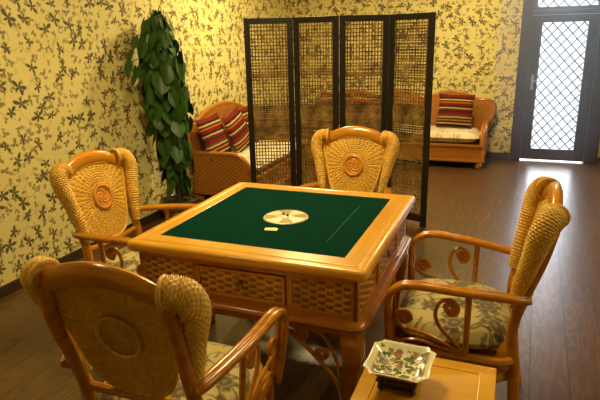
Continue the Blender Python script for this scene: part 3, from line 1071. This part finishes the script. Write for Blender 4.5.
# ------------------------------------------------------------------ sofas (local: back towards +y, width along x, origin mid floor)
def sofa(root, W, D, humps, hmax, hmin):
    x0, x1 = -W / 2, W / 2
    # base box with front panel
    MB().box(x0 + .04, x1 - .04, -D / 2 + .03, D / 2 - .02, .085, .30).build('base', M['sofawood'], root, smooth=False, bevel=.006)
    MB().box(x0 + .05, x1 - .05, -D / 2 + .012, -D / 2 + .034, .275, .312).box(x0 + .05, x1 - .05, -D / 2 + .012, -D / 2 + .034, .085, .115).build('front_moulding', M['sofawood'], root, smooth=False, bevel=.006)
    # seat cushion
    cu = MB()
    N = 30
    rt, rb = [], []
    for j in range(13):
        a, b = [], []
        for i in range(N + 1):
            u = -1 + 2 * i / N; v = -1 + 2 * j / 12
            e = max(0, (1 - abs(u) ** 14) * (1 - abs(v) ** 7)) ** .4
            X = u * (W / 2 - .10); Y = -.03 + v * (D / 2 - .05)
            a.append((X, Y, .385 + e * .075)); b.append((X, Y, .385 - e * .070))
        rt.append(a); rb.append(b)
    cu.grid(rt); cu.grid(rb)
    cu.build('seat_cushion', M['cream_sofa'], root, angle=180)
    # back: wicker sheet with humped top and wings that flare out past the arms
    side = [(W / 2 - .075, .30), (W / 2 - .05, .42), (W / 2 - .012, .52), (W / 2 + .035, .62), (W / 2 + .042, .70), (W / 2 + .018, .765), (W / 2 - .05, .80), (W / 2 - .13, .80)]
    iw = W - .36
    topl = []
    for h in range(humps):
        for k in range(5):
            t = k / 5
            topl.append((-iw / 2 + iw * (h + t) / humps, hmin + (hmax - hmin) * math.sin(PI * t) ** .9))
    topl.append((iw / 2, hmin))
    outl = [(-x, z) for x, z in side] + topl + [(x, z) for x, z in reversed(side)]
    OPs = smooth_path([(x, 0, z) for x, z in outl], 5)
    def yb(z): return D / 2 - .085 + .05 * (z - .3) / .6
    bk = MB()
    n = len(OPs)
    # fill column by column: pair of the outline with the seat line
    half_n = n
    rowsF, rowsB = [], []
    for q in range(9):
        t = q / 8
        rf_, rb_ = [], []
        for p in OPs:
            # shrink toward the seat line
            cx_ = max(-(W / 2 - .20), min(W / 2 - .20, p.x))
            x = cx_ + (p.x - cx_) * t; z = .30 + (p.z - .30) * t
            rf_.append((x, yb(z) - .02, z)); rb_.append((x, yb(z) + .02, z))
        rowsF.append(rf_); rowsB.append(rb_)
    bk.grid(rowsF); bk.grid(rowsB); bk.grid([rowsF[-1], rowsB[-1]])
    bk.build('backrest', M['wicker_sofa_x'], root)
    MB().tube([(p.x, yb(p.z), p.z) for p in OPs], .024, 10).build('back_rail', M['sofawood'], root)
    # scroll arms: wicker slab, rolled top, S-shaped front post
    for s in (-1, 1):
        X = s * (W / 2 - .055)
        ar = MB()
        prof = [(-D / 2 + .05, .09), (D / 2 - .06, .09), (D / 2 - .06, .52), (0, .52), (-D / 2 + .24, .52), (-D / 2 + .17, .49), (-D / 2 + .115, .43), (-D / 2 + .085, .35), (-D / 2 + .07, .27), (-D / 2 + .05, .18), (-D / 2 + .04, .09)]
        ar.prism(prof, X - .036, X + .036, 'yz')
        a = ar.build('arm', M['wicker_sofa'], root, smooth=False, bevel=.006)
        rl = MB()
        rl.tube(smooth_path([(X + s * .018, D / 2 - .07, .525), (X + s * .018, .05, .525), (X + s * .018, -D / 2 + .25, .525), (X + s * .016, -D / 2 + .165, .495),
                             (X + s * .004, -D / 2 + .105, .43), (X, -D / 2 + .075, .35), (X + s * .004, -D / 2 + .06, .26), (X + s * .014, -D / 2 + .035, .17), (X + s * .018, -D / 2 + .02, .09)], 5), .028, 10)
        rl.build('arm_rail', M['sofawood'], root)
        for yy in (-D / 2 + .07, D / 2 - .08):
            MB().lathe([(.024, 0), (.036, .012), (.042, .035), (.040, .06), (.028, .078), (.030, .09)], 16, (s * (W / 2 - .085), yy, 0)).build('bun_foot', M['sofawood'], root)
    return root


ls = tag(empty('rattan_sofa', (-1.248, 3.47, 0), PI / 2), 'woven rattan sofa with cream cushion along the left wall beside the tall plant', 'sofa')
sofa(ls, 1.42, .76, 1, .95, .84)
rs = tag(empty('rattan_sofa', (-.02, 5.42, 0), 0), 'woven rattan sofa with cream cushion against the far wall beside the glazed door', 'sofa')
sofa(rs, 2.40, .70, 3, .90, .80)


def make_pillow():
    m = MB()
    N = 18
    A, B = [], []
    for j in range(N + 1):
        a, b = [], []
        for i in range(N + 1):
            u = -1 + 2 * i / N; v = -1 + 2 * j / N
            pin = 1 - .07 * (1 - v * v) * abs(u) ** 3; pin2 = 1 - .07 * (1 - u * u) * abs(v) ** 3
            e = max(0, (1 - u * u) * (1 - v * v)) ** .5
            x = u * .228 * pin; z = v * .222 * pin2
            a.append((x, -.065 * e, z)); b.append((x, .060 * e, z))
        A.append(a); B.append(b)
    m.grid(A); m.grid(B)
    return m.build('throw_pillow', M['stripes'], angle=180)


pil = make_pillow()
places = [
    # location, euler, label, group
    ((-1.43, 2.985, .668), (-.32, -.06, PI / 2), 'striped red, black and cream pillow nearest the plant on the left sofa'),
    ((-1.35, 3.37, .672), (-.30, -.22, PI / 2 + .10), 'striped pillow in the middle of the left sofa, leaning on its neighbour'),
    ((-1.42, 3.80, .672), (-.30, -.10, PI / 2 - .05), 'striped pillow on the left sofa, half hidden by the edge of the screen'),
    ((.745, 5.470, .678), (-.24, .03, 0), 'striped pillow on the far sofa right of the screen, near the door'),
    ((-.92, 5.475, .672), (-.24, 0, 0), 'striped pillow at the left end of the far sofa, seen through the screen'),
    ((-.42, 5.475, .672), (-.24, .05, 0), 'striped pillow in the middle of the far sofa, seen through the screen lattice'),
]
for i, (loc, rot, lb) in enumerate(places):
    o = pil if i == 0 else copy_tree(pil)
    o.location = loc; o.rotation_euler = rot
    tag(o, lb, 'pillow', 'striped throw pillows on the sofas')


# ------------------------------------------------------------------ climbing plant
pl = tag(empty('potted_climbing_plant', (-1.43, 2.27, 0)), 'tall potted pothos climbing a pole beside the left wall, heart-shaped dark green leaves', 'plant')
MB().lathe([(.11, 0), (.125, .01), (.155, .07), (.168, .13), (.172, .165), (.182, .175), (.184, .195), (.172, .20), (.160, .19), (.158, .165)], 36).build('pot', M['pot'], pl)
bnd = MB()
for z, r in ((.05, .149), (.085, .162), (.12, .169), (.15, .173)):
    bnd.tube([(r * math.cos(2 * PI * i / 36), r * math.sin(2 * PI * i / 36), z) for i in range(36)], .0055, 6, closed=True)
bnd.build('pot_band', simple('woven_band_brown', (0.12, 0.07, 0.03), .6, noise=.5, nscale=60), pl)
MB().lathe([(.157, .150), (.157, .172), (.05, .178), (.001, .178)], 24).build('soil', M['soil'], pl)
MB().tube([(0, 0, .17), (0, 0, .9), (-.01, 0, 1.74)], .035, 12).build('climbing_pole', M['coir'], pl)
random.seed(11)
lv = MB(); stm = MB()


def heart_leaf(m, base, out, length, width, droop, roll):
    """heart leaf hanging from base; out = horizontal direction"""
    out = Vector(out).normalized()
    side = out.cross(Vector((0, 0, 1))).normalized()
    side = (side * math.cos(roll) + Vector((0, 0, 1)) * math.sin(roll)).normalized()
    fwd = (out * math.cos(droop) + Vector((0, 0, -1)) * math.sin(droop)).normalized()
    nrm = side.cross(fwd).normalized()
    rows = []
    for j in range(9):
        t = j / 8
        wd = width * (math.sin(PI * min(1, (t * .93 + .07)) ** .62) ** .85) * (1 - .1 * t) if t < 1 else 0.0
        back = -.16 * length * (1 - t) ** 3
        row = []
        for i in range(7):
            u = -1 + 2 * i / 6
            lobe = -.26 * length * math.sin(PI * abs(u) * .75) * max(0, 1 - t * 2.4)
            p = base + fwd * (length * t ** .92 + lobe) + side * (u * wd) + nrm * (-.22 * abs(u) * wd + .10 * length * t * t * -1)
            p.x = max(p.x, -.200)
            row.append(p)
        rows.append(row)
    m.grid(rows)


for i in range(330):
    t = random.random() ** .9
    z = .31 + 1.51 * t
    a = random.uniform(-PI * .95, PI * .35) if random.random() < .85 else random.uniform(0, 2 * PI)
    R = (.085 + .105 * math.sin(PI * min(1, (1 - t) * 1.2)) ** .6) * random.uniform(.55, 1.1)
    lean = Vector((-.020 * t, -.10 * t, 0))
    base = Vector((R * math.cos(a), R * math.sin(a), z)) + lean
    if base.x < -.15: base.x = -.15
    aj = a + random.uniform(-.9, .9)
    d = Vector((math.cos(aj), math.sin(aj), 0))
    Ls = random.uniform(.10, .155)
    dr = random.uniform(1.05, 1.7)
    if base.x - 0 + math.cos(a) * Ls * math.cos(dr) < -.19: d = Vector((.2, math.copysign(1, math.sin(a)), 0)).normalized()
    heart_leaf(lv, base, d, Ls, Ls * random.uniform(.42, .56), dr, random.uniform(-.7, .7))
    stm.tube([Vector((-.01 * t, 0, z - .03)), base * .55 + Vector((0, 0, z + .01)) * .45 + Vector((0, 0, .012)), base], .0028, 5)
# a few longer runners reaching left near the top and sticking out at the crown
for (x, y, z, ang, ln) in ((-0.06, -0.35, 1.66, -1.8, .11), (-0.06, -0.42, 1.56, -2.0, .12), (-0.05, -0.48, 1.46, -1.7, .11), (-0.04, -0.39, 1.42, -1.5, .10), (-0.03, -0.30, 1.60, -1.3, .12), (-0.03, -0.45, 1.36, -1.7, .09),
                           (-.03, -.04, 1.86, 2.2, .10), (.03, -.05, 1.83, -.3, .11), (-.06, .02, 1.80, -2.4, .11), (.05, .03, 1.78, .3, .11)):
    base = Vector((x, y, z)); d = Vector((math.cos(ang), math.sin(ang), 0))
    heart_leaf(lv, base, d, ln, ln * .42, 1.15, random.uniform(-.2, .2))
    stm.tube(smooth_path([(-.01, 0, min(z, 1.70)), Vector((x * .5, y * .5, z + .05)), base], 5), .003, 5)
stm.build('stems', M['stem'], pl)
lv.build('foliage', M['leaf'], pl, angle=180)


# ------------------------------------------------------------------ small side table and dish
SX0, SX1, SY0, SY1, SZ = 1.045, 1.460, -.66, -.222, .55
stb = tag(empty('side_table', ((SX0 + SX1) / 2, (SY0 + SY1) / 2, 0)), 'small square honey wood side table in the near right foreground', 'table')
hx, hy = (SX1 - SX0) / 2, (SY1 - SY0) / 2
m = MB()
b_ = .052
for quad in (((-hx, -hy), (hx, -hy), (hx - b_, -hy + b_), (-hx + b_, -hy + b_)), ((-hx + b_, hy - b_), (hx - b_, hy - b_), (hx, hy), (-hx, hy)),
             ((-hx, -hy), (-hx + b_, -hy + b_), (-hx + b_, hy - b_), (-hx, hy)), ((hx - b_, -hy + b_), (hx, -hy), (hx, hy), (hx - b_, hy - b_))):
    m.prism(list(quad), SZ - .028, SZ, 'xy')
m.build('top_frame', M['tabletop'], stb, smooth=False, bevel=.003)
MB().box(-hx + b_, hx - b_, -hy + b_, hy - b_, SZ - .024, SZ - .003).build('top_panel', M['tabletop'], stb, smooth=False)
MB().box(-hx + .02, hx - .02, -hy + .02, -hy + .04, SZ - .10, SZ - .028).box(-hx + .02, hx - .02, hy - .04, hy - .02, SZ - .10, SZ - .028).box(-hx + .02, -hx + .04, -hy + .04, hy - .04, SZ - .10, SZ - .028).box(hx - .04, hx - .02, -hy + .04, hy - .04, SZ - .10, SZ - .028).build('apron', M['tablewood'], stb, smooth=False, bevel=.002)
for sx in (-1, 1):
    for sy in (-1, 1):
        MB().tube([(sx * (hx - .03), sy * (hy - .03), SZ - .028), (sx * (hx - .03), sy * (hy - .03), 0)], lambda t: .020 - .004 * t, 12).build('leg', M['rattan'], stb)

ds = tag(empty('porcelain_dish', (1.172, -.412, SZ), -.02), 'square cream porcelain dish painted with flowers on a dark carved base', 'dish')
n8 = []


def octo(h, c):
    """square outline with concave clipped corners"""
    out = []
    for sx, sy in ((1, 1), (-1, 1), (-1, -1), (1, -1)):
        pts = [(sx * h, sy * (h - c)), (sx * (h - c * .62), sy * (h - c * .62)), (sx * (h - c), sy * h)]
        if sx * sy < 0: pts.reverse()
        out += pts
    # subdivide the straight sides with a light inward bow
    res = []
    n = len(out)
    for i in range(n):
        a = out[i]; b = out[(i + 1) % n]
        res.append(a)
        if i % 3 == 2:
            for k in range(1, 6):
                t = k / 6
                s = 1 - .035 * math.sin(PI * t)
                res.append(((a[0] * (1 - t) + b[0] * t) * s, (a[1] * (1 - t) + b[1] * t) * s))
    return res


rows = []
for h, z, c in ((.030, .050, .012), (.060, .053, .018), (.075, .060, .022), (.096, .080, .027), (.101, .084, .029), (.102, .087, .029), (.099, .088, .028), (.092, .083, .026), (.074, .067, .021), (.058, .060, .018), (.030, .059, .012), (.002, .059, .001)):
    rows.append([(x, y, z) for x, y in octo(h, c)])
MB().grid(rows, True).build('dish_bowl', M['porcelain'], ds, angle=60)
cbm = MB()
for h, z in ():
    pass
rows = []
for h, z in ((.050, .010), (.056, .012), (.058, .018), (.050, .022), (.047, .032), (.050, .042), (.058, .046), (.056, .052), (.030, .053)):
    rows.append([(x, y, z) for x, y in rrect(-h, h, -h, h, .010, 3)])
rows = [[(x, y, .008) for x, y in rrect(-.03, .03, -.03, .03, .01, 3)]] + rows
cbm.grid(rows, True)
for sx in (-1, 1):
    for sy in (-1, 1):
        cbm.ball((sx * .050, sy * .050, .011), .011, 8)
        cbm.tube(spiral((sx * .052, sy * .052, .034), .012, .003, 1.6, Vector((sx, sy, 0)).normalized(), zx, 20), .0035, 6)
for s in (-1, 1):
    for k in (-1, 0, 1):
        cbm.tube(spiral((k * .026, s * .050, .032), .009, .003, 1.5, Vector((1, 0, 0)), zx, 18), .003, 5)
        cbm.tube(spiral((s * .050, k * .026, .032), .009, .003, 1.5, Vector((0, 1, 0)), zx, 18), .003, 5)
cbm.build('carved_base', M['bronze'], ds)
